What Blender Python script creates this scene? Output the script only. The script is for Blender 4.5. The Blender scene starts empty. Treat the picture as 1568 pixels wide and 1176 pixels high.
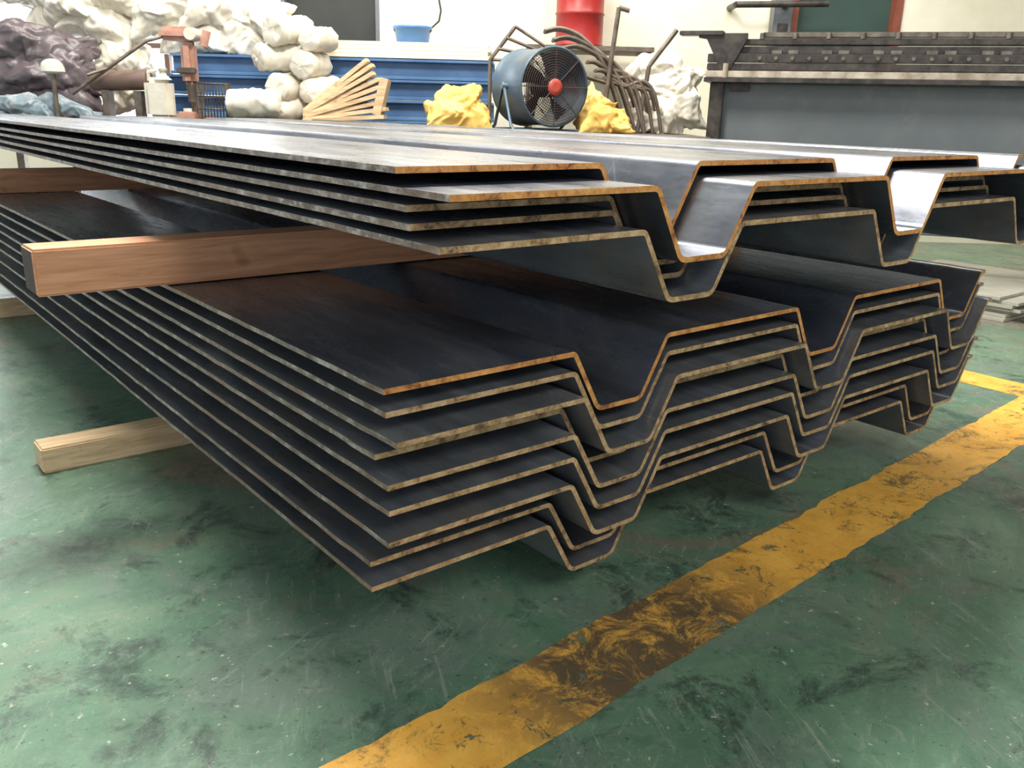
import bpy, bmesh, math, random
from mathutils import Matrix, Vector, noise, Euler
random.seed(7)
scene=bpy.context.scene
D2R=math.radians

# ------------------------------------------------------------------ helpers
def make_pillow(seed,nx=44,ny=30,press=5.0,frames=28):
    """inflate a flat two-sided sack with a short cloth solve; returns normalised verts, faces"""
    rnd=random.Random(seed); vs=[];fs=[];W,Hh=1.0,.68
    idx={}
    for s in (0,1):
        for j in range(ny+1):
            for i in range(nx+1):
                edge=i in (0,nx) or j in (0,ny)
                if edge and s==1: idx[(s,i,j)]=idx[(0,i,j)]; continue
                idx[(s,i,j)]=len(vs)
                x=(i/nx-.5)*W; y=(j/ny-.5)*Hh
                z=0 if edge else (1 if s==0 else -1)*.02*(1+.8*noise.noise(Vector((x*7,y*7,seed*3.3+s))))
                vs.append((x,y,z))
    for s in (0,1):
        for j in range(ny):
            for i in range(nx):
                q=[idx[(s,i,j)],idx[(s,i+1,j)],idx[(s,i+1,j+1)],idx[(s,i,j+1)]]
                fs.append(q if s==0 else q[::-1])
    out=None
    try:
        me=bpy.data.meshes.new('t'); me.from_pydata(vs,[],fs); ob=bpy.data.objects.new('t',me); scene.collection.objects.link(ob)
        md=ob.modifiers.new('c','CLOTH'); st=md.settings
        st.quality=5; st.mass=.25; st.tension_stiffness=12; st.compression_stiffness=8; st.shear_stiffness=4; st.bending_stiffness=.05
        st.use_pressure=True; st.uniform_pressure_force=press; st.effector_weights.gravity=0.0
        st.tension_damping=8; st.compression_damping=8; st.air_damping=3
        md.collision_settings.use_collision=False
        scene.frame_start=1; scene.frame_end=60
        for f in range(1,frames+1): scene.frame_set(f)
        ev=ob.evaluated_get(bpy.context.evaluated_depsgraph_get()); m2=ev.to_mesh()
        out=[v.co.copy() for v in m2.vertices]; ev.to_mesh_clear()
        bpy.data.objects.remove(ob); bpy.data.meshes.remove(me)
        zz=max(v.z for v in out); bad=any(math.isnan(v.x) or v.length>5 for v in out)
        if bad or zz<.06: out=None
    except Exception as e:
        print('cloth failed',e); out=None
    if out is None:
        out=[]
        for s,v in enumerate(vs):
            u=abs(v[0]/(W/2)); t=abs(v[1]/(Hh/2)); sg=0 if v[2]==0 else (1 if v[2]>0 else -1)
            z=sg*.22*(max(0,1-u**3)**.6)*(max(0,1-t**3)**.6)
            wr=.03*math.sin(v[0]*60+4*noise.noise(Vector(v)*5))*t**2+.03*math.sin(v[1]*60)*u**2
            out.append(Vector((v[0]*(1-.1*t*t),v[1]*(1-.12*u*u),z+wr*sg)))
    mx=[max(abs(v[k]) for v in out) for k in range(3)]
    return [Vector((v.x/mx[0],v.y/mx[1],v.z/mx[2])) for v in out],fs
PIL=[make_pillow(1,press=5.0),make_pillow(2,press=2.5),make_pillow(3,nx=36,ny=30,press=8)]
scene.frame_set(1)

class B:
    """mesh accumulator"""
    def __init__(s): s.v=[];s.f=[];s.m=[];s.sm=[]
    def add(s,vs,fs,mat=0,smooth=False):
        o=len(s.v); s.v+= [Vector(v) for v in vs]
        for f in fs: s.f.append([i+o for i in f]); s.m.append(mat); s.sm.append(smooth)
    def box(s,c,size,mat=0,rot=None,bev=0.0):
        c=Vector(c)
        bm=bmesh.new(); bmesh.ops.create_cube(bm,size=1.0)
        for v in bm.verts: v.co=Vector((v.co.x*size[0],v.co.y*size[1],v.co.z*size[2]))
        if bev>0: bmesh.ops.bevel(bm,geom=bm.edges[:],offset=bev,segments=2,affect='EDGES')
        s._bm(bm,c,rot,mat,False)
    def _bm(s,bm,c,rot,mat,smooth):
        R=rot.to_3x3() if rot is not None else Matrix.Identity(3)
        bm.verts.index_update()
        s.add([R@v.co+Vector(c) for v in bm.verts],[[v.index for v in f.verts] for f in bm.faces],mat,smooth); bm.free()
    def cyl(s,p0,p1,r0,r1=None,seg=24,mat=0,caps=True,prof=None):
        if r1 is None: r1=r0
        rings=prof or [(0,r0),(1,r1)]
        s.lathe(p0,p1,rings,seg,mat,caps)
    def lathe(s,p0,p1,rings,seg=24,mat=0,caps=True):
        p0=Vector(p0);p1=Vector(p1); ax=(p1-p0); L=ax.length; a=ax.normalized()
        u=a.orthogonal().normalized(); w=a.cross(u)
        vs=[];fs=[]
        for t,r in rings:
            for i in range(seg):
                an=2*math.pi*i/seg; vs.append(p0+a*(t*L)+(u*math.cos(an)+w*math.sin(an))*r)
        n=len(rings)
        for k in range(n-1):
            for i in range(seg):
                j=(i+1)%seg; fs.append([k*seg+i,k*seg+j,(k+1)*seg+j,(k+1)*seg+i])
        s.add(vs,fs,mat,True)
        if caps:
            s.add(vs[:seg][::-1],[list(range(seg))],mat); s.add(vs[-seg:],[list(range(seg))],mat)
    def tube(s,path,r,seg=8,mat=0,closed=False):
        P=[Vector(p) for p in path]; n=len(P); vs=[];fs=[]; prev=None
        for i,p in enumerate(P):
            if closed: t=P[(i+1)%n]-P[i-1]
            else: t=P[min(i+1,n-1)]-P[max(i-1,0)]
            t.normalize()
            if prev is None: u=t.orthogonal().normalized()
            else:
                u=prev-t*prev.dot(t)
                u=u.normalized() if u.length>1e-5 else t.orthogonal().normalized()
            prev=u; w=t.cross(u)
            for k in range(seg):
                an=2*math.pi*k/seg; vs.append(p+(u*math.cos(an)+w*math.sin(an))*r)
        m=n if closed else n-1
        for i in range(m):
            i2=(i+1)%n
            for k in range(seg):
                k2=(k+1)%seg; fs.append([i*seg+k,i*seg+k2,i2*seg+k2,i2*seg+k])
        s.add(vs,fs,mat,True)
        if not closed:
            s.add(vs[:seg][::-1],[list(range(seg))],mat); s.add(vs[-seg:],[list(range(seg))],mat)
    def bag(s,c,rad,seed=0,mat=0,pose=None,bend=.18,zmin=None,**kw):
        """wrinkled sack from the inflated cloth templates"""
        rnd=random.Random(seed*91+3); V,F=PIL[seed%3]
        rx,ry,rz=rad
        if pose is None: pose=(rnd.uniform(25,80),rnd.uniform(-22,22),rnd.uniform(-30,30))
        R=Euler([D2R(a) for a in pose]).to_matrix(); c=Vector(c); off=Vector((seed*2.7,seed,0)); out=[]
        L=max(rz,ry)*1.05
        ang=rnd.uniform(0,3.14); dr=Vector((math.cos(ang),math.sin(ang),.3)).normalized()
        for v in V:
            p=Vector((v.x*rx*1.05,v.y*L,v.z*min(ry,rz)*.85))
            p.z-=bend*(p.x*p.x)/rx
            q=p*7+off
            p+=Vector((noise.noise(q),noise.noise(q+Vector((9,0,0))),noise.noise(q+Vector((0,9,0)))))*.05
            al=dr*p.dot(dr); q=(p-al)*17+al*5+off; n2=1-2.8*abs(noise.noise(q)); n3=1-2.8*abs(noise.noise(p*22+off))
            p+=p.normalized()*(.019*n2+.009*n3)
            p=R@p+c
            if zmin is not None and p.z<zmin: p.z=zmin+.002*noise.noise(p*20)
            out.append(p)
        s.add(out,F,mat,True)
    def ball(s,c,r,mat=0):
        bm=bmesh.new(); bmesh.ops.create_uvsphere(bm,u_segments=24,v_segments=16,radius=1)
        for v in bm.verts: v.co=Vector((v.co.x*r[0],v.co.y*r[1],v.co.z*r[2]))
        s._bm(bm,c,None,mat,True)
    def prism(s,poly,y0,y1,mat=0):
        n=len(poly); vs=[(p[0],y0,p[1]) for p in poly]+[(p[0],y1,p[1]) for p in poly]
        fs=[list(range(n))[::-1],[n+i for i in range(n)]]+[[i,(i+1)%n,n+(i+1)%n,n+i] for i in range(n)]
        s.add(vs,fs,mat)
    def build(s,name,mats,M=None,parent=None,sub=0):
        me=bpy.data.meshes.new(name); me.from_pydata([tuple(v) for v in s.v],[],s.f)
        for m in mats: me.materials.append(m)
        for p,mi,sm in zip(me.polygons,s.m,s.sm): p.material_index=mi; p.use_smooth=sm
        bm=bmesh.new(); bm.from_mesh(me); bmesh.ops.recalc_face_normals(bm,faces=bm.faces[:]); bm.to_mesh(me); bm.free()
        me.update()
        ob=bpy.data.objects.new(name,me); scene.collection.objects.link(ob)
        if parent: ob.parent=parent
        if M is not None: ob.matrix_world=M
        if sub:
            md=ob.modifiers.new('subdivision','SUBSURF'); md.levels=sub; md.render_levels=sub
        return ob

def new_mat(name):
    m=bpy.data.materials.new(name); m.use_nodes=True
    nt=m.node_tree; b=nt.nodes['Principled BSDF']; return m,nt,b
def ramp(nt,src,stops):
    r=nt.nodes.new('ShaderNodeValToRGB'); nt.links.new(src,r.inputs[0])
    e=r.color_ramp.elements
    while len(e)<len(stops): e.new(.5)
    for i,(p,c) in enumerate(stops):
        e[i].position=p; e[i].color=(c,c,c,1) if isinstance(c,(int,float)) else (*c,1)
    return r
def coord(nt,scale=(1,1,1),rot=0,loc=(0,0,0)):
    tc=nt.nodes.new('ShaderNodeTexCoord'); mp=nt.nodes.new('ShaderNodeMapping'); mp.inputs['Scale'].default_value=scale
    src=tc.outputs['Object']
    if rot:
        m0=nt.nodes.new('ShaderNodeMapping'); m0.inputs['Rotation'].default_value=(0,0,D2R(rot)); m0.inputs['Location'].default_value=loc
        nt.links.new(src,m0.inputs[0]); src=m0.outputs[0]
    nt.links.new(src,mp.inputs[0]); return mp.outputs[0]
def nz(nt,vec,scale,detail=4,rough=.55,dist=0):
    n=nt.nodes.new('ShaderNodeTexNoise'); n.inputs['Scale'].default_value=scale; n.inputs['Detail'].default_value=detail
    n.inputs['Roughness'].default_value=rough; n.inputs['Distortion'].default_value=dist
    nt.links.new(vec,n.inputs['Vector']); return n.outputs['Fac']
def mixc(nt,fac,a,b,blend='MIX'):
    m=nt.nodes.new('ShaderNodeMix'); m.data_type='RGBA'; m.blend_type=blend
    if isinstance(fac,(int,float)): m.inputs[0].default_value=fac
    else: nt.links.new(fac,m.inputs[0])
    for i,x in ((6,a),(7,b)):
        if isinstance(x,tuple): m.inputs[i].default_value=(*x,1)
        else: nt.links.new(x,m.inputs[i])
    return m.outputs[2]
def bump(nt,b,h,strength=.3,dist=.01):
    n=nt.nodes.new('ShaderNodeBump'); n.inputs['Strength'].default_value=strength; n.inputs['Distance'].default_value=dist
    nt.links.new(h,n.inputs['Height']); nt.links.new(n.outputs[0],b.inputs['Normal'])
def simple(name,c1,c2=None,scale=6,rough=.6,metal=0,bmp=.15,bd=.005,dirt=None):
    m,nt,b=new_mat(name); v=coord(nt)
    if c2 is None: c2=tuple(x*.7 for x in c1)
    n=nz(nt,v,scale,5,.6); r=ramp(nt,n,[(.35,c2),(.65,c1)])
    col=r.outputs[0]
    if dirt:
        n2=nz(nt,v,scale*2.7,6,.7); r2=ramp(nt,n2,[(.55,0.0),(.7,1.0)]); col=mixc(nt,r2.outputs[0],col,dirt)
    nt.links.new(col,b.inputs['Base Color'])
    b.inputs['Roughness'].default_value=rough; b.inputs['Metallic'].default_value=metal
    if bmp: bump(nt,b,nz(nt,v,scale*6,5,.6),bmp,bd)
    return m

# ------------------------------------------------------------------ materials
def mat_steel(name,k,metal,r0,r1,bluish=1.0,dust=.35):
    m,nt,b=new_mat(name)
    v=coord(nt,(3.2,.5,1)); v2=coord(nt)
    a=nz(nt,v,3,6,.65,.3); c=nz(nt,v2,2.3,5,.6,.5)
    cs=[(.35,(.055*k,.062*k,.075*k*bluish)),(.55,(.10*k,.11*k,.13*k*bluish)),(.72,(.19*k,.2*k,.22*k))]
    col=ramp(nt,a,cs).outputs[0]
    d=ramp(nt,c,[(.5,0.0),(.75,.5)]).outputs[0]
    col=mixc(nt,d,col,(.15*k,.145*k,.135*k))
    du=ramp(nt,nz(nt,v2,7,9,.82,.8),[(.48,0.0),(.66,dust)]).outputs[0]
    col=mixc(nt,du,col,(.25,.20,.155))
    sc=nz(nt,coord(nt,(60,1.5,60)),4,3,.6,.2); s2=ramp(nt,sc,[(.64,0.0),(.70,.35)]).outputs[0]
    col=mixc(nt,s2,col,(.4,.41,.43))
    for ang in (35,-52):
        s=nz(nt,coord(nt,(30,1.2,1),ang,(ang,2,0)),2.2,3,.6,.25); s=ramp(nt,s,[(.69,0.0),(.73,.45)]).outputs[0]
        col=mixc(nt,s,col,(.35,.36,.38))
    nt.links.new(col,b.inputs['Base Color'])
    b.inputs['Metallic'].default_value=metal
    r=ramp(nt,nz(nt,v,5,7,.75),[(.3,r0),(.7,r1)]); nt.links.new(r.outputs[0],b.inputs['Roughness'])
    bump(nt,b,nz(nt,v2,30,6,.7),.05,.002)
    return m
def mat_cut(orange):
    m,nt,b=new_mat('rusty_cut_edge_orange' if orange else 'rusty_cut_edge_brown')
    v=coord(nt); a=nz(nt,v,24,8,.82,.6)
    if orange: st=[(.36,(.13,.05,.02)),(.46,(.50,.20,.055)),(.66,(.80,.43,.14))]
    else: st=[(.38,(.08,.05,.03)),(.48,(.38,.23,.11)),(.68,(.68,.50,.30))]
    nt.links.new(ramp(nt,a,st).outputs[0],b.inputs['Base Color'])
    b.inputs['Roughness'].default_value=.5; b.inputs['Metallic'].default_value=.1
    bump(nt,b,nz(nt,v,180,4,.7),.6,.002)
    return m
def mat_long():
    m,nt,b=new_mat('sheared_long_edge')
    v=coord(nt,(1,.6,1)); a=nz(nt,v,30,8,.8)
    c=ramp(nt,a,[(.36,(.06,.042,.034)),(.5,(.22,.17,.135)),(.64,(.55,.52,.49))]).outputs[0]
    rr=ramp(nt,nz(nt,coord(nt),3,6,.7,.4),[(.46,0.0),(.58,.75)]).outputs[0]
    c=mixc(nt,rr,c,(.25,.14,.085))
    nt.links.new(c,b.inputs['Base Color'])
    b.inputs['Roughness'].default_value=.32; b.inputs['Metallic'].default_value=.35
    bump(nt,b,nz(nt,v,90,5,.7),.9,.004)
    return m
def mat_floor():
    m,nt,b=new_mat('worn_green_epoxy_floor')
    v=coord(nt)
    a=nz(nt,v,1.3,10,.72,.6); c=nz(nt,v,4.0,10,.8,.5)
    col=ramp(nt,a,[(.3,(.06,.125,.085)),(.5,(.115,.215,.14)),(.68,(.20,.29,.19))]).outputs[0]
    gy=ramp(nt,nz(nt,v,1.9,9,.75,.9),[(.48,0.0),(.6,.55)]).outputs[0]
    col=mixc(nt,gy,col,(.16,.19,.17))
    rd=ramp(nt,nz(nt,v,1.1,8,.7,.9),[(.52,0.0),(.62,.6)]).outputs[0]
    col=mixc(nt,rd,col,(.25,.165,.125))
    dk=ramp(nt,c,[(.38,.85),(.48,0.0)]).outputs[0]
    col=mixc(nt,dk,col,(.035,.06,.048))
    lt=ramp(nt,nz(nt,v,11,10,.85,1.4),[(.54,0.0),(.64,.42)]).outputs[0]
    col=mixc(nt,lt,col,(.33,.36,.30))
    for k,(ang,th,sx,sy) in enumerate([(25,.56,26,2.4),(-40,.59,22,2.0),(62,.56,34,3.2),(12,.60,14,1.5),(-70,.60,50,3)]):
        s=ramp(nt,nz(nt,coord(nt,(sx,sy,1),ang,(k*3,k*7,0)),1.6,9,.85,.6),[(th,0.0),(th+.05,.5)]).outputs[0]
        msk=ramp(nt,nz(nt,coord(nt,(1,1,1),.001,(k*5,0,0)),1.6,4,.6),[(.44,0.0),(.58,1.0)]).outputs[0]
        mm=nt.nodes.new('ShaderNodeMath'); mm.operation='MULTIPLY'; nt.links.new(s,mm.inputs[0]); nt.links.new(msk,mm.inputs[1])
        col=mixc(nt,mm.outputs[0],col,(.38,.41,.35) if k not in(1,3) else (.045,.06,.05))
    sp=ramp(nt,nz(nt,v,40,4,.6),[(.66,0.0),(.69,.75)]).outputs[0]
    col=mixc(nt,sp,col,(.52,.52,.47))
    sd=ramp(nt,nz(nt,v,60,3,.6,.3),[(.31,.75),(.34,0.0)]).outputs[0]
    col=mixc(nt,sd,col,(.035,.04,.035))
    nt.links.new(col,b.inputs['Base Color'])
    r=ramp(nt,nz(nt,v,3.0,10,.85,.5),[(.32,.14),(.66,.5)]); nt.links.new(r.outputs[0],b.inputs['Roughness'])
    b.inputs['Specular IOR Level'].default_value=.5
    bump(nt,b,nz(nt,v,16,10,.8),.28,.005)
    return m
def mat_yellow():
    m,nt,b=new_mat('worn_shaded_yellow_paint')
    v=coord(nt)
    col=ramp(nt,nz(nt,v,7,8,.75),[(.3,(.72,.34,.045)),(.6,(.95,.52,.10))]).outputs[0]
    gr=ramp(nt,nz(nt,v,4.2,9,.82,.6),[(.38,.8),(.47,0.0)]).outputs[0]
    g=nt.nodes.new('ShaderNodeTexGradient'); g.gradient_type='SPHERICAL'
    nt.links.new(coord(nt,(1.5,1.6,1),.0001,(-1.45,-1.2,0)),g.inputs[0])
    gg=ramp(nt,g.outputs['Fac'],[(.1,0.0),(.6,1.0)]).outputs[0]  # fixed brown patch: the stack's shadow on the stripe, mixed into the paint colour
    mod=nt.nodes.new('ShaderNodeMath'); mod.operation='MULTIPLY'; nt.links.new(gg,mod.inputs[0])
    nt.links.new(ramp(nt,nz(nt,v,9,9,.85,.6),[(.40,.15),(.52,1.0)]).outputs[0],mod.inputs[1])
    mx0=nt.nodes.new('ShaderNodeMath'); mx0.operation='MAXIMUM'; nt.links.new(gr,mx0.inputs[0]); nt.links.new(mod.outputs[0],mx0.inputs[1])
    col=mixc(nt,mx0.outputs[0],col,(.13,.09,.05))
    nt.links.new(col,b.inputs['Base Color']); b.inputs['Roughness'].default_value=.45
    tr=nt.nodes.new('ShaderNodeBsdfTransparent'); mx=nt.nodes.new('ShaderNodeMixShader')
    w=ramp(nt,nz(nt,v,10,10,.88,.8),[(.415,1.0),(.435,0.0)]).outputs[0]
    nt.links.new(w,mx.inputs[0]); nt.links.new(b.outputs[0],mx.inputs[1]); nt.links.new(tr.outputs[0],mx.inputs[2])
    nt.links.new(mx.outputs[0],nt.nodes['Material Output'].inputs[0])
    return m
def mat_wood(name,c1,c2):
    m,nt,b=new_mat(name)
    v=coord(nt,(1.2,14,14)); a=nz(nt,v,2.2,6,.6,1.2)
    col=ramp(nt,a,[(.3,c2),(.62,c1)]).outputs[0]
    kn=ramp(nt,nz(nt,coord(nt,(3,3,3)),2.5,2,.5),[(.68,0.0),(.73,.5)]).outputs[0]
    col=mixc(nt,kn,col,tuple(x*.4 for x in c2))
    ds=ramp(nt,nz(nt,coord(nt,(5,40,40)),2,6,.7),[(.55,0.0),(.75,.5)]).outputs[0]
    col=mixc(nt,ds,col,tuple(x*.45 for x in c2))
    nt.links.new(col,b.inputs['Base Color']); b.inputs['Roughness'].default_value=.62
    bump(nt,b,a,.3,.004)
    return m
steelT=mat_steel('mill_scale_steel',1.35,.62,.18,.34,1.12,.2)
steelD=mat_steel('dusty_mill_scale_steel',1.9,.5,.24,.42,1.0,.7)
steelL=mat_steel('bright_mill_steel',1.7,.78,.2,.42,1.05,.3)
steelM=mat_steel('grey_mill_steel',2.3,.5,.22,.38,1.0,.5)
cutO=mat_cut(True); cutB=mat_cut(False); longE=mat_long()
floorM=mat_floor(); yellowM=mat_yellow()
wood1=mat_wood('red_brown_timber',(.66,.34,.19),(.46,.20,.10)); wood2=mat_wood('pale_timber',(.72,.53,.32),(.46,.30,.16))
woodEndShade=simple('shaded_timber_end',(.08,.05,.04),None,14,.7)  # shade on the timber's end face, put into its colour
wallM=simple('cream_plaster',(.82,.78,.66),(.70,.65,.51),1.2,.85,0,.08,.004)
ceilM=simple('ceiling_grey',(.45,.45,.45),None,1,.9)
darkM=simple('dark_panel',(.03,.032,.03),(.02,.02,.02),2,.5)
greenD=simple('dark_green_panel',(.035,.07,.06),None,2,.5)
rustF=simple('rust_red_frame',(.25,.07,.04),None,8,.6)
blueM=simple('blue_painted_steel',(.09,.19,.36),(.045,.11,.24),2,.4,0,.05,.003)
blueL=simple('blue_light_paint',(.06,.19,.44),(.04,.12,.3),3,.4)
whiteP=simple('white_plastic_wrap',(.70,.66,.57),(.58,.53,.43),7,.42,0,.2,.008)
creamP=simple('cream_foam',(.88,.83,.68),(.74,.66,.48),3,.7)
yelB=simple('yellow_fabric',(.80,.55,.16),(.66,.38,.08),5,.65,0,.2,.008)
purp=simple('grey_purple_tarp',(.15,.12,.13),(.08,.062,.07),4,.32,0,.3,.01,dirt=(.24,.215,.225))
bluish=simple('blue_plastic_sheet',(.36,.42,.45),(.14,.20,.25),8,.35,0,.3,.01,dirt=(.3,.18,.12))
pinkM=simple('faded_red_paint',(.55,.30,.22),(.36,.18,.13),8,.5)
brownM=simple('brown_tube',(.16,.10,.08),None,6,.6)
redM=simple('red_drum_paint',(.34,.018,.016),(.2,.01,.01),4,.4)
fanB=simple('fan_casing_bluegrey',(.10,.15,.20),(.05,.085,.12),3,.38,.3)
fanD=simple('fan_grille_dark',(.07,.05,.05),None,8,.5,.3)
fanR=simple('fan_hub_red',(.5,.07,.05),None,8,.45)
ironM=simple('dark_rusty_iron',(.19,.15,.12),(.09,.07,.055),9,.45,.4)
greyM=simple('machine_grey_paint',(.155,.17,.18),(.115,.13,.14),1.4,.4,.1,.05,.003,dirt=(.19,.195,.19))
darkI=simple('machine_dark_rail',(.09,.075,.065),(.035,.03,.028),12,.4,.5)
boltM=simple('machine_bolt',(.22,.19,.155),(.11,.09,.075),12,.4,.5)
railM=simple('machine_pale_rail',(.56,.50,.40),(.28,.22,.16),9,.45,.2)
plateM=simple('dusty_plate',(.50,.48,.41),(.32,.31,.26),2,.6)

# ------------------------------------------------------------------ floor, markings
b=B(); b.add([(-14,-8,0),(20,-8,0),(20,20,0),(-14,20,0)],[[0,1,2,3]]); b.build('floor',[floorM])
def ribbon(edgeA,edgeB,z,name,mat):
    b=B(); n=len(edgeA); vs=[(x,y,z) for x,y in edgeA]+[(x,y,z) for x,y in edgeB]
    b.add(vs,[[i,i+1,n+i+1,n+i] for i in range(n-1)]); return b.build(name,[mat])
xs=[-2+.03*i for i in range(330)]
eA=[(x,1.045+.056*x+.012*noise.noise(Vector((x*4,0,0)))+.01*noise.noise(Vector((x*17,3,0)))) for x in xs]
eB=[(x,1.275+.060*x+.012*noise.noise(Vector((x*4,9,0)))+.01*noise.noise(Vector((x*17,7,0)))) for x in xs]
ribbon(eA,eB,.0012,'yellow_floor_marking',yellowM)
ys=[1.53+.04*i for i in range(200)]
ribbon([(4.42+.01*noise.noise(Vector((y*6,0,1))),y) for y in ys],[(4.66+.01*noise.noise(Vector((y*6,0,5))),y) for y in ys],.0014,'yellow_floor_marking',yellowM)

# ------------------------------------------------------------------ steel sheet piles
T=.012
PTS=[(0,0),(.51,0),(.595,-.15),(.735,-.15),(.82,0),(1.39,0),(1.475,-.15),(1.61,-.15),(1.695,0),(2.25,0),(2.335,-.15),(2.475,-.15),(2.565,.0),(2.6,.0)]
def rounded(pts,r=.014,k=4):
    out=[Vector(pts[0])]
    for i in range(1,len(pts)-1):
        p=Vector(pts[i]); a=(Vector(pts[i-1])-p).normalized(); c=(Vector(pts[i+1])-p).normalized()
        rr=min(r,(Vector(pts[i-1])-p).length*.45,(Vector(pts[i+1])-p).length*.45)
        A=p+a*rr; C=p+c*rr
        for j in range(k+1):
            t=j/k; out.append(A*(1-t)**2+p*2*t*(1-t)+C*t*t)
    out.append(Vector(pts[-1])); return out
def sheet(parent,idx,x0,y0,z,y1,orange,seed,face,sagamp=.004):
    C=rounded(PTS); n=len(C); top=[];bot=[]
    for i in range(n):
        t=(C[min(i+1,n-1)]-C[max(i-1,0)]).normalized(); nn=Vector((-t.y,t.x))
        top.append(C[i]); bot.append(C[i]-nn*T)
    ny=70; vs=[]
    for j in range(ny+1):
        t=(j/ny)**1.3; y=y0+(y1-y0)*t
        sag=sagamp*noise.noise(Vector((seed*5.1,y*.5,0)))
        for L in (top,bot):
            for p in L:
                e=.0015*noise.noise(Vector((p.x*9,seed*3,y)))
                ed=(.002*noise.noise(Vector((p.x*30,seed,0)))) if j==0 else 0
                le=.0025*noise.noise(Vector((y*9,seed*2,0))) if p.x<.01 else 0
                vs.append((x0+p.x+le,y+ed,z+p.y+(sag if t>.02 else 0)+e*(p.x<.5)))
    m=2*n; b=B(); F1=[];F2=[];F3=[]
    for j in range(ny):
        o=j*m; q=o+m
        for i in range(n-1):
            F1.append([o+i,o+i+1,q+i+1,q+i]); F1.append([o+n+i,q+n+i,q+n+i+1,o+n+i+1])
        F3.append([o,q,q+n,o+n]); F3.append([o+n-1,o+2*n-1,q+2*n-1,q+n-1])
    for i in range(n-1):
        F2.append([i,n+i,n+i+1,i+1]); o=ny*m; F2.append([o+i,o+i+1,o+n+i+1,o+n+i])
    b.v=[Vector(v) for v in vs]
    for F,mi,s in ((F1,0,True),(F2,1,False),(F3,2,False)):
        for f in F: b.f.append(f); b.m.append(mi); b.sm.append(s)
    ob=b.build('sheet_%d'%idx,[face,cutO if orange else cutB,longE],None,parent)
    if hasattr(ob.data,'set_sharp_from_angle'): ob.data.set_sharp_from_angle(angle=D2R(50))
    return ob
X0=.83
e1=bpy.data.objects.new('steel_sheet_pile_stack',None); scene.collection.objects.link(e1)
low=[(1.40,.722),(1.40,.673),(1.36,.622),(1.43,.577),(1.38,.527),(1.38,.470),(1.39,.395),(1.46,.322),(1.47,.255)]
for i,(y,z) in enumerate(low):
    sheet(e1,i+1,X0+random.uniform(-.008,.008),y,z,6.75+random.uniform(-.05,.05),i in (0,),i+1,steelT if i==0 else steelD)
e2=bpy.data.objects.new('steel_sheet_pile_stack',None); scene.collection.objects.link(e2)
up=[(1.35,1.143),(1.19,1.108),(1.32,1.079),(1.30,1.050),(1.21,1.020)]
for i,(y,z) in enumerate(up):
    sheet(e2,i+1,X0+random.uniform(-.005,.005),y,z,6.8+random.uniform(-.05,.05),i<2,i+21,steelL if i<2 else steelM,.002)

# timbers
def timber(name,x0,x1,y0,y1,z0,z1,mats,seed):
    b=B(); bm=bmesh.new(); bmesh.ops.create_cube(bm,size=1)
    for v in bm.verts: v.co=Vector(((v.co.x+.5)*(x1-x0)+x0,(v.co.y+.5)*(y1-y0)+y0,(v.co.z+.5)*(z1-z0)+z0))
    bmesh.ops.bevel(bm,geom=bm.edges[:],offset=.006,segments=2,affect='EDGES')
    b._bm(bm,(0,0,0),None,0,False)
    if len(mats)>1:
        for k,f in enumerate(b.f):
            if all(b.v[i].x<x0+.004 for i in f): b.m[k]=1
    for v in b.v: v.z+=.002*noise.noise(v*9+Vector((seed,0,0))) if v.z>z0+.02 else 0
    return b.build(name,mats)
timber('timber_dunnage',.475,3.6,2.62,2.76,.7245,.854,[wood1,woodEndShade],1)
timber('timber_dunnage',.52,3.7,3.17,3.29,0,.092,[wood2],2)
timber('timber_dunnage',.60,3.6,5.8,5.92,0,.092,[wood2],3)
timber('timber_dunnage',.62,3.6,5.75,5.89,.7245,.854,[wood1],4)

# ------------------------------------------------------------------ background frame: x=lateral, y=depth, z=up
YAW=D2R(50.6-90)
M=Matrix.Rotation(YAW,4,'Z')
def MB(lat=0,dep=0,z=0,rot=0): return M@Matrix.Translation((lat,dep,z))@Matrix.Rotation(D2R(rot),4,'Z')
WD=9.6
def wall_with_holes(name,x0,x1,z1,holes,y,th,mat):
    b=B(); xs=sorted(set([x0,x1]+[h[0] for h in holes]+[h[1] for h in holes]))
    for a,c in zip(xs[:-1],xs[1:]):
        mid=(a+c)/2; hs=[h for h in holes if h[0]<mid<h[1]]
        if not hs: b.box(((a+c)/2,y+th/2,z1/2),(c-a,th,z1))
        else:
            h=hs[0]
            if h[2]>0: b.box(((a+c)/2,y+th/2,h[2]/2),(c-a,th,h[2]))
            b.box(((a+c)/2,y+th/2,(h[3]+z1)/2),(c-a,th,z1-h[3]))
    return b.build(name,[mat],M)
H_=[(-7.2,-4.95,.9,3.6),(-4.78,-2.56,0.0,3.6),(-2.45,-1.45,1.86,3.6),(2.72,3.85,1.2,3.4)]
wall_with_holes('wall_back',-9,9,5.4,H_,WD,.2,wallM)
glow,nt,bb=new_mat('frosted_daylight_glass'); bb.inputs['Base Color'].default_value=(.9,.95,1,1)
bb.inputs['Emission Color'].default_value=(.88,.95,1,1); bb.inputs['Emission Strength'].default_value=3.8
frameM=simple('window_frame_brown',(.16,.09,.07),None,5,.6)
for i,(h,nm) in enumerate(zip(H_[:2],('window_1','door_1'))):
    b=B(); cx=(h[0]+h[1])/2; cz=(h[2]+h[3])/2; w=h[1]-h[0]; hh=h[3]-h[2]
    b.box((cx,WD+.12,cz),(w,.02,hh),0)
    for x in (h[0]+.03,cx,h[1]-.03): b.box((x,WD+.06,cz),(.05,.08,hh),1)
    for z in (h[2]+.03,cz,h[3]-.03): b.box((cx,WD+.06,z),(w,.08,.05),1)
    b.build(nm,[glow,frameM],M)
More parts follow.
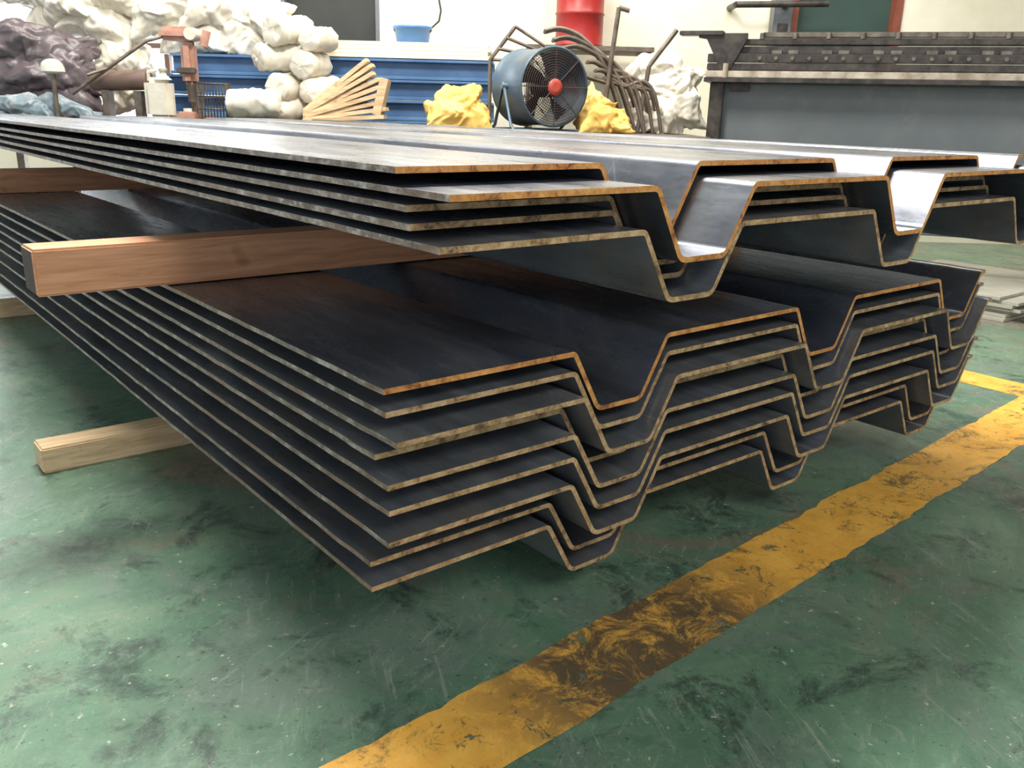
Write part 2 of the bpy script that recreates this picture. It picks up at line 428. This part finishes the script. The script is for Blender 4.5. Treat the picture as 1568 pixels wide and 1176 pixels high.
b=B(); h=H_[2]; b.box(((h[0]+h[1])/2,WD+.12,(h[2]+h[3])/2),(h[1]-h[0],.04,h[3]-h[2]),0)
for x in (h[0]+.02,h[1]-.02): b.box((x,WD+.04,(h[2]+h[3])/2),(.04,.1,h[3]-h[2]),1)
b.box(((h[0]+h[1])/2,WD+.04,h[2]+.02),(h[1]-h[0],.1,.04),1)
b.build('window_3',[darkM,greyM],M)
b=B(); h=H_[3]; b.box(((h[0]+h[1])/2,WD+.12,(h[2]+h[3])/2),(h[1]-h[0],.04,h[3]-h[2]),0)
for x in (h[0]+.04,h[1]-.04): b.box((x,WD+.04,(h[2]+h[3])/2),(.08,.12,h[3]-h[2]),1)
b.box(((h[0]+h[1])/2,WD+.04,h[2]+.04),(h[1]-h[0],.12,.08),1)
b.build('window_4',[greenD,rustF],M)
b=B(); b.box((0,2,5.5),(18,15.5,.1)); b.build('ceiling',[ceilM],M)
b=B(); b.box((8.9,2,2.7),(.2,15.2,5.4)); b.build('wall_right',[wallM],M)

# blue channels
b=B()
def channel(b,x0,x1,y,z,h,w,mat):
    poly=[(0,0),(w,0),(w,.02),(.03,.03),(.03,h-.03),(w,h-.02),(w,h),(0,h)]
    vs=[];n=len(poly)
    for x in (x0,x1):
        for p in poly: vs.append((x,y+w-p[0],z+p[1]))
    b.add(vs,[list(range(n)),[n+i for i in range(n)][::-1]]+[[i,(i+1)%n,n+(i+1)%n,n+i] for i in range(n)],mat)
for r in range(9):
    z=.1+r*.174
    for d in (0,.2,.4):
        channel(b,-3.2+.05*(r%3),-.24-.03*(r%2),8.2+d,z,.168,.1,0)
for x in (-3,-1.7,-.5): b.box((x,8.45,.05),(.1,.7,.1),1)
b.build('blue_steel_channel_stack',[blueM,wood2],M)
b=B()
for i in range(4):
    b.prism([(-1.98+.1*i,1.668+i*.034),(-.27-.02*(i%2),1.668+i*.034),(-.27-.02*(i%2),1.70+i*.034),(-2.02+.1*i,1.70+i*.034)],8.2,8.72,0)
b.build('foam_panel_stack',[creamP],M)
b=B(); b.lathe((-.98,8.45,1.805),(-.98,8.45,1.95),[(0,.14),(.05,.145),(.8,.16),(.82,.175),(1,.175),(1,.16),(.9,.155)],28,0)
b.tube([(-.98+.17*math.cos(a),8.45-.1*math.sin(a)*.3,1.93-.07*math.sin(a)) for a in [math.pi*i/14 for i in range(15)]],.006,6,1)
b.build('blue_bucket',[blueL,ironM],M)
b=B(); b.tube([(-.86,WD-.03,2.6),(-.85,WD-.03,2.35),(-.82,WD-.04,2.2),(-.84,WD-.05,2.1),(-.93,WD-.05,2.02),(-.98,WD-.05,2.05)],.01,6); b.build('hanging_cable',[darkM],M)

def roll(b,c,r,L,ang,mat,seed=0,tilt=0):
    a=Vector((math.cos(D2R(ang)),math.sin(D2R(ang)),math.sin(D2R(tilt)))); c=Vector(c)
    i0=len(b.v)
    rg=[(0,r*.2),(0,r*.78),(.03,r*.95)]
    for k in range(1,16): rg.append((k/16,r*(1-.09*(abs(math.sin(k*1.9+seed))**6))))
    rg+=[(.97,r*.95),(1,r*.78),(1,r*.2)]
    b.lathe(c-a*L/2,c+a*L/2,rg,32,mat)
    for v in b.v[i0:]: v+= Vector((1,1,1))*(.016*noise.noise(v*9+Vector((seed,0,0)))+.012*noise.noise(v*26))
b=B()
k=0
for (x,z,r,an) in [(-1.95,1.84,.12,60),(-1.70,1.78,.10,75),(-2.03,1.63,.115,35),(-1.78,1.58,.12,80),(-1.95,1.39,.12,62),(-1.70,1.37,.11,70),(-1.92,1.215,.1,50),(-1.66,1.2,.09,80)]:
    roll(b,(x,7.83+.05*(k%2),z),r,.40,an,0,k,4); k+=1
roll(b,(-2.2,7.6,1.25),.12,.42,8,0,9)
b.build('foam_roll_pile',[whiteP],M)
b=B()
for i,(x,z,rx,rz) in enumerate([(-3.0,1.82,.32,.18),(-2.55,1.82,.30,.17),(-3.2,2.04,.34,.2),(-2.7,2.06,.34,.2),(-2.35,2.0,.22,.17),(-3.05,2.28,.34,.18)]):
    b.bag((x,8.47,z),(rx,.24,rz),i+1,0,zmin=1.665)
b.build('white_plastic_bundle_heap',[whiteP],M,sub=1)
b=B()
for i,(x,z,rx,rz) in enumerate([(-3.75,1.88,.34,.2),(-4.1,2.05,.36,.22),(-3.7,2.14,.34,.18),(-4.45,2.2,.34,.2),(-3.6,1.62,.24,.18),(-3.62,1.35,.22,.24)]):
    b.bag((x,8.42,z),(rx,.2,rz),i+11,0,zmin=1.098)
b.build('white_plastic_bundle_heap',[whiteP],M,sub=1)
b=B()
for i,(x,z,rx,rz,ps) in enumerate([(-4.25,1.68,.5,.20,(60,8,4)),(-4.75,1.6,.34,.3,(70,10,0)),(-4.2,1.46,.5,.2,(70,-8,6)),(-4.2,1.26,.5,.18,(75,0,-5))]):
    b.bag((x,8.0+.06*(i%2),z),(rx,.22,rz),i+31,0,pose=ps,bend=.25,zmin=1.098)
b.build('folded_tarp_bundle',[purp],M,sub=1)
b=B()
for i,(x,z,rx,rz) in enumerate([(-4.2,1.19,.36,.1),(-3.85,1.18,.27,.09),(-4.6,1.19,.32,.11)]):
    b.bag((x,7.67,z),(rx,.11,rz),i+51,0,pose=(20,5,-5+i*8),zmin=1.098)
b.build('blue_plastic_sheet_bundle',[bluish],M,sub=1)
b=B(); b.box((-4.05,8.1,1.07),(1.5,1.1,.05),0,bev=.01); b.box((-2.3,7.82,1.07),(2.0,.55,.05),0,bev=.01)
for x,y in ((-4.75,7.62),(-4.75,8.6),(-3.35,8.6),(-3.35,7.62),(-1.4,7.6),(-1.4,8.05)): b.box((x,y,.525),(.07,.07,1.05),0)
b.build('workbench',[ironM],M)
b=B(); b.ball((-3.84,7.58,1.50),(.085,.085,.06),0); b.cyl((-3.84,7.58,1.46),(-3.84,7.58,1.50),.095,.09,mat=0); b.tube([(-3.84,7.58,1.47),(-3.84,7.575,1.1)],.02,8,1); b.build('white_headed_lamp_stand',[whiteP,ironM],M)
b=B(); b.lathe((-3.62,7.8,1.40),(-3.12,7.75,1.42),[(0,.055),(0,.075),(.02,.082),(.98,.082),(1,.075),(1,.055)],24,0); b.box((-3.5,7.79,1.21),(.06,.1,.24),1); b.box((-3.22,7.77,1.21),(.06,.1,.24),1)
b.build('cardboard_tube',[brownM,ironM],M)
b=B()
b.box((-2.8,7.85,1.125),(.3,.22,.05),0,bev=.01); b.cyl((-2.8,7.9,1.1),(-2.8,7.9,1.75),.03,mat=1)
b.box((-2.8,7.84,1.56),(.11,.14,.34),0,bev=.03); b.box((-2.86,7.82,1.79),(.32,.15,.11),0,bev=.035)
b.cyl((-2.74,7.72,1.79),(-2.74,7.9,1.79),.05,mat=2); b.cyl((-2.8,7.84,1.25),(-2.8,7.84,1.42),.03,.045,mat=1)
b.cyl((-2.66,7.8,1.7),(-2.62,7.8,1.82),.035,mat=0); b.box((-2.8,7.76,1.5),(.16,.05,.05),1,bev=.01)
b.tube([(-2.98,7.8,1.77),(-3.1,7.7,1.72),(-3.72,7.62,1.29)],.015,8,1); b.tube([(-3.42,7.66,1.5),(-3.55,7.56,1.44)],.012,8,1)
b.build('bench_drill',[pinkM,ironM,whiteP],M)
b=B(); bx0,bx1,by0,by1,bz0,bz1=-2.66,-2.43,7.58,7.73,1.1,1.40
for z in [bz0+.005,bz0+.1,bz0+.2,bz1]: b.tube([(bx0,by0,z),(bx1,by0,z),(bx1,by1,z),(bx0,by1,z)],.006,6,0,True)
for i in range(10):
    x=bx0+(bx1-bx0)*i/9; b.tube([(x,by0,bz1),(x,by0,bz0),(x,by1,bz0),(x,by1,bz1)],.0045,5)
for i in range(6):
    y=by0+(by1-by0)*i/5; b.tube([(bx0,y,bz1),(bx0,y,bz0),(bx1,y,bz0),(bx1,y,bz1)],.0045,5)
b.build('wire_basket',[ironM],M)
b=B(); b.box((-2.99,7.62,1.268),(.23,.14,.34),0,bev=.045); b.lathe((-2.95,7.62,1.42),(-2.95,7.62,1.51),[(0,.07),(.4,.03),(.7,.028),(.72,.036),(1,.036)],18,0)
b.tube([(-3.07,7.62,1.41),(-3.07,7.62,1.48),(-3.0,7.62,1.49)],.016,8); b.build('white_jerry_can',[whiteP],M)
b=B(); b.box((-2.76,7.6,1.137),(.14,.09,.075),0,bev=.01); b.cyl((-2.76,7.6,1.17),(-2.76,7.6,1.2),.035,mat=1); b.build('red_tin_can',[pinkM,whiteP],M)
b=B()
for i in range(9):
    a=4+i*4.2; R=Matrix.Rotation(-D2R(a),4,'Y')
    c=Vector((-1.80,7.66+.012*(i%3),1.125+.010*i))+R.to_3x3()@Vector((.34+.02*(i%2),0,.0))
    b.box(c,(.68,.2-.01*i,.034),0,rot=R,bev=.003)
b.box((-1.15,7.66,1.33),(.07,.2,.30),0,rot=Matrix.Rotation(D2R(14),4,'Y'),bev=.003)
b.build('broken_wood_crate',[wood2],M)
# bench for the fan group
b=B(); b.box((.38,6.98,1.08),(1.95,1.24,.05),0,bev=.01)
for x in (-.52,1.25):
    for y in (6.42,7.5): b.box((x,y,.53),(.07,.07,1.06),0)
b.box((.38,6.42,.35),(1.8,.04,.05),0); b.build('workbench',[ironM],M)
b=B(); b.bag((-.44,6.72,1.20),(.24,.19,.16),3,0,pose=(20,6,10),zmin=1.107); b.bag((-.46,6.76,1.28),(.18,.14,.13),7,0,pose=(50,-14,-8),zmin=1.12); b.build('yellow_cloth_bag',[yelB],M,sub=1)
b=B(); b.bag((.64,6.85,1.18),(.2,.15,.12),5,0,pose=(25,-10,0),zmin=1.107); b.bag((.56,6.92,1.28),(.12,.11,.15),9,0,pose=(65,35,-8),zmin=1.12); b.build('yellow_cloth_bag',[yelB],M,sub=1)
b=B()
for i,(x,y,z,rx,rz,ps) in enumerate([(1.08,7.3,1.20,.24,.14,(35,5,8)),(1.24,7.25,1.27,.2,.17,(70,-15,10)),(1.12,7.35,1.40,.24,.16,(60,12,-10)),(1.08,7.4,1.57,.17,.15,(70,-25,5)),(1.25,7.35,1.52,.17,.15,(75,30,0))]):
    b.bag((x,y,z),(rx,.17,rz),i+71,0,pose=ps,zmin=1.107)
b.build('white_plastic_bag_heap',[whiteP],M,sub=1)
# drum fan
b=B(); R=.27
b.lathe((0,0,0),(0,.46,0),[(0,R*.98),(0,R*1.03),(.03,R*1.03),(.05,R),(.5,R*.985),(.95,R),(.97,R*1.03),(1,R*1.03),(1,R*.98),(.5,R*.96),(0,R*.98)],48,0,caps=False)
def ring(b,r,y,t,mat,n=40): b.tube([(r*math.cos(2*math.pi*i/n),y,r*math.sin(2*math.pi*i/n)) for i in range(n)],t,6,mat,True)
for yy in (-.005,.465):
    for i in range(1,13): ring(b,.05+.017*i,yy,.0026,1)
    for i in range(8):
        a=math.pi*2*i/8; b.tube([(.05*math.cos(a),yy,.05*math.sin(a)),(R*math.cos(a),yy,R*math.sin(a))],.004,6,1)
b.lathe((0,-.02,0),(0,.0,0),[(0,.03),(.3,.055),(1,.06)],24,2)
b.lathe((0,.0,0),(0,.25,0),[(0,.05),(.2,.07),(1,.07)],24,1)
for i in range(5):
    a0=2*math.pi*i/5; vs=[]
    for j in range(7):
        r=.06+(R*.9-.06)*j/6; sw=.25*j/6
        for s in (-1,1):
            an=a0+sw+s*.32; vs.append((r*math.cos(an),.1+s*.035,r*math.sin(an)))
    b.add(vs,[[2*j,2*j+1,2*j+3,2*j+2] for j in range(6)],1,True)
for s in (-1,1):
    x=s*(R+.025); b.tube([(x,.05,-R-.03),(x,.1,-R-.0),(x,.23,.02),(x,.36,-R),(x,.41,-R-.03)],.012,8,3)
    b.cyl((s*(R-.005),.23,0),(s*(R+.04),.23,0),.02,mat=3)
for y in (.05,.41): b.tube([(-R-.025,y,-R-.03),(R+.025,y,-R-.03)],.012,8,3)
b.build('drum_fan',[fanB,fanD,fanR,fanB],MB(.25,6.6,1.147+.27,28))
# stacked chair frames
b=B()
def smooth(path,n=5):
    P=[Vector(p) for p in path]; S=[]
    for i in range(len(P)-1):
        p0=P[max(i-1,0)];p1=P[i];p2=P[i+1];p3=P[min(i+2,len(P)-1)]
        for k in range(n):
            t=k/n; S.append(.5*((2*p1)+(p2-p0)*t+(2*p0-5*p1+4*p2-p3)*t*t+(3*p1-p0-3*p2+p3)*t**3))
    S.append(P[-1]); return S
for k in range(6):
    x=.44+k*.065; z=1.11; y=7.06; dz=-.06*k
    S=smooth([(x+.40,y,z),(x+.29,y,z+.30),(x+.17,y,z+.53+dz*.4),(x+.02,y,z+.68+dz),(x-.14,y,z+.74+dz),(x-.26,y,z+.72+dz)] if k<3 else
             [(x+.34,y,z),(x+.27,y,z+.28),(x+.17,y,z+.50+dz*.4),(x+.04,y,z+.64+dz),(x-.06,y,z+.69+dz),(x-.12,y,z+.69+dz)])
    off=Vector((0,.15,0))
    b.tube(S,.014,8); b.tube([p+off for p in S],.014,8)
    b.tube([S[-1],S[-1]+off],.014,8)
    for i in (19,13): b.tube([S[i],S[i]+off],.010,6)
    b.tube([S[6],S[6]+Vector((-.2,0,.05)),S[6]+Vector((-.2,.15,.05)),S[6]+off],.011,6)
b.tube([(.98,7.08,1.6),(1.17,7.08,1.86)],.018,8); b.tube([(.98,7.08,1.6),(.92,7.08,1.11)],.018,8)
b.tube([(.72,7.03,2.0),(.68,7.03,1.6),(.64,7.03,1.11)],.018,8); b.tube([(.72,7.03,2.0),(.80,7.03,1.98)],.018,8)
for s in (0,1): b.tube([(-.24+.30*s,7.35,1.11),(-.24+.3*s,7.35,1.63),(-.05+.24*s,7.4,1.88-.14*s)],.016,8)
for t in (0,.33,.66,1): b.tube([(-.24+.19*t,7.36,1.63+.25*t),(.06+.13*t,7.36,1.63+.11*t)],.012,8)
b.build('metal_chair_frame_stack',[ironM],M)
b=B(); b.box((.65,9.1,1.83),(1.2,.7,.04),0)
for x in (.1,1.2):
    for y in (8.8,9.4): b.box((x,y,.92),(.05,.05,1.84),0)
b.box((.65,9.1,.5),(1.2,.7,.03),0); b.build('storage_rack',[ironM],M)
b=B(); b.lathe((.56,9.1,1.851),(.56,9.1,2.75),[(0,.215),(.01,.235),(.03,.235),(.04,.228),(.32,.228),(.335,.24),(.35,.228),(.65,.228),(.665,.24),(.68,.228),(.96,.228),(.97,.235),(1,.235),(1,.22),(.985,.22)],40,0); b.build('red_oil_drum',[redM],M)

# press machine on the right (raised on feet)
Mm=MB(1.44,7.0,0,-19)
b=B()
b.box((2.1,.16,.97),(4.2,.3,1.04),0,bev=.01)
for x in (.15,2.9,4.0): b.box((x,.16,.23),(.2,.34,.46),0,bev=.01); b.box((x,.16,.015),(.32,.46,.03),2)
b.box((.06,-.03,.97),(.1,.1,1.04),2,bev=.005)
b.box((2.1,.05,1.505),(4.25,.5,.03),2)
b.box((2.1,-.08,1.545),(4.25,.12,.05),3,bev=.006)
b.box((2.1,-.02,1.60),(4.25,.14,.05),2,bev=.006)
b.box((2.1,-.06,1.66),(4.25,.05,.06),2,bev=.004)
b.box((2.15,.06,1.72),(4.1,.18,.05),2,bev=.004)
b.box((2.15,.02,1.775),(4.1,.12,.04),2,bev=.004)
b.box((2.3,.1,1.825),(3.9,.22,.035),4,bev=.004)
for i in range(34):
    x=.35+i*.115
    b.cyl((x,-.1,1.66),(x,-.08,1.66),.014,seg=8,mat=4)
    if i%2==0: b.cyl((x,-.03,1.795),(x,-.03,1.835),.02,seg=6,mat=4)
    if i%3: b.box((x,-.045,1.705),(.07,.04,.022),4)
b.prism([(-.1,1.83),(.25,1.83),(.25,1.79),(.13,1.55),(.09,1.55),(-.04,1.79),(-.1,1.80)],-.1,-.04,2)
b.box((-.08,-.07,1.83),(.32,.12,.03),2,bev=.004)
b.cyl((.12,-.14,1.52),(.12,-.14,1.62),.02,mat=3)
b.box((.22,-.01,1.46),(.14,.04,.06),2,bev=.006)
b.build('sheet_metal_press_brake',[greyM,ironM,darkI,railM,boltM],Mm)
b=B(); b.cyl((2.1,9.3,2.30),(3.0,9.3,2.33),.03,mat=0); b.cyl((2.1,9.3,2.30),(2.1,9.59,2.30),.03,mat=0); b.cyl((2.6,9.3,2.315),(2.6,9.59,2.315),.03,mat=0); b.build('wall_pipe',[darkI],M)
b=B(); b.box((2.6,9.49,1.95),(.18,.18,.9),0,bev=.01); b.box((2.6,9.39,2.0),(.1,.02,.3),1,bev=.004); b.build('electrical_cabinet',[greyM,darkI],M)

# plates on the floor to the right of the piles (world coords)
b=B()
for i in range(7):
    b.box((6.75+random.uniform(-.06,.06),2.85+random.uniform(-.06,.06),.012+i*.022),(1.3,1.1+random.uniform(-.1,.1),.02),0,rot=Matrix.Rotation(D2R(random.uniform(-3,3)),4,'Z'))
b.build('steel_plate_stack',[plateM])

# ------------------------------------------------------------------ lights
w=bpy.data.worlds.new('world'); scene.world=w; w.use_nodes=True
bg=w.node_tree.nodes['Background']; bg.inputs[0].default_value=(.88,.94,1,1); bg.inputs[1].default_value=1.05
def area(name,loc,target,sx,sy,power,col=(1,1,1)):
    l=bpy.data.lights.new(name,'AREA'); l.shape='RECTANGLE'; l.size=sx; l.size_y=sy; l.energy=power; l.color=col
    o=bpy.data.objects.new(name,l); scene.collection.objects.link(o); o.location=loc
    d=Vector(target)-Vector(loc); o.rotation_euler=d.to_track_quat('-Z','Y').to_euler(); return o
area('overhead_key_lamp',(1.8,3.6,5.3),(1.9,3.2,0),2.0,1.2,480,(1,.97,.9))  # added area lamp under the closed ceiling, replaces sun from back left
area('back_wall_fill_lamp',tuple(M@Vector((-1,7.2,5.3))),tuple(M@Vector((-1,8.6,1.5))),9,1.2,520,(1,.95,.86))  # added fill lamp that brightens the back wall, no roof opening here
area('front_fill_lamp',(1.0,-3.0,5.3),(1.6,.5,0),3,3,240,(1,1,.94))  # unseen fill lamp added to lift the floor and stack ends

# ------------------------------------------------------------------ camera
cam=bpy.data.cameras.new('camera'); co=bpy.data.objects.new('camera',cam); scene.collection.objects.link(co)
cam.sensor_width=36; cam.lens=36*1337/1568; cam.clip_start=.05
Rm=Matrix.Rotation(YAW,4,'Z')@Matrix.Rotation(D2R(90-17.3),4,'X')@Matrix.Rotation(D2R(1.53),4,'Z')
co.matrix_world=Matrix.Translation((0,0,1.24))@Rm
scene.camera=co
scene.view_settings.view_transform='Standard'
scene.view_settings.exposure=.3
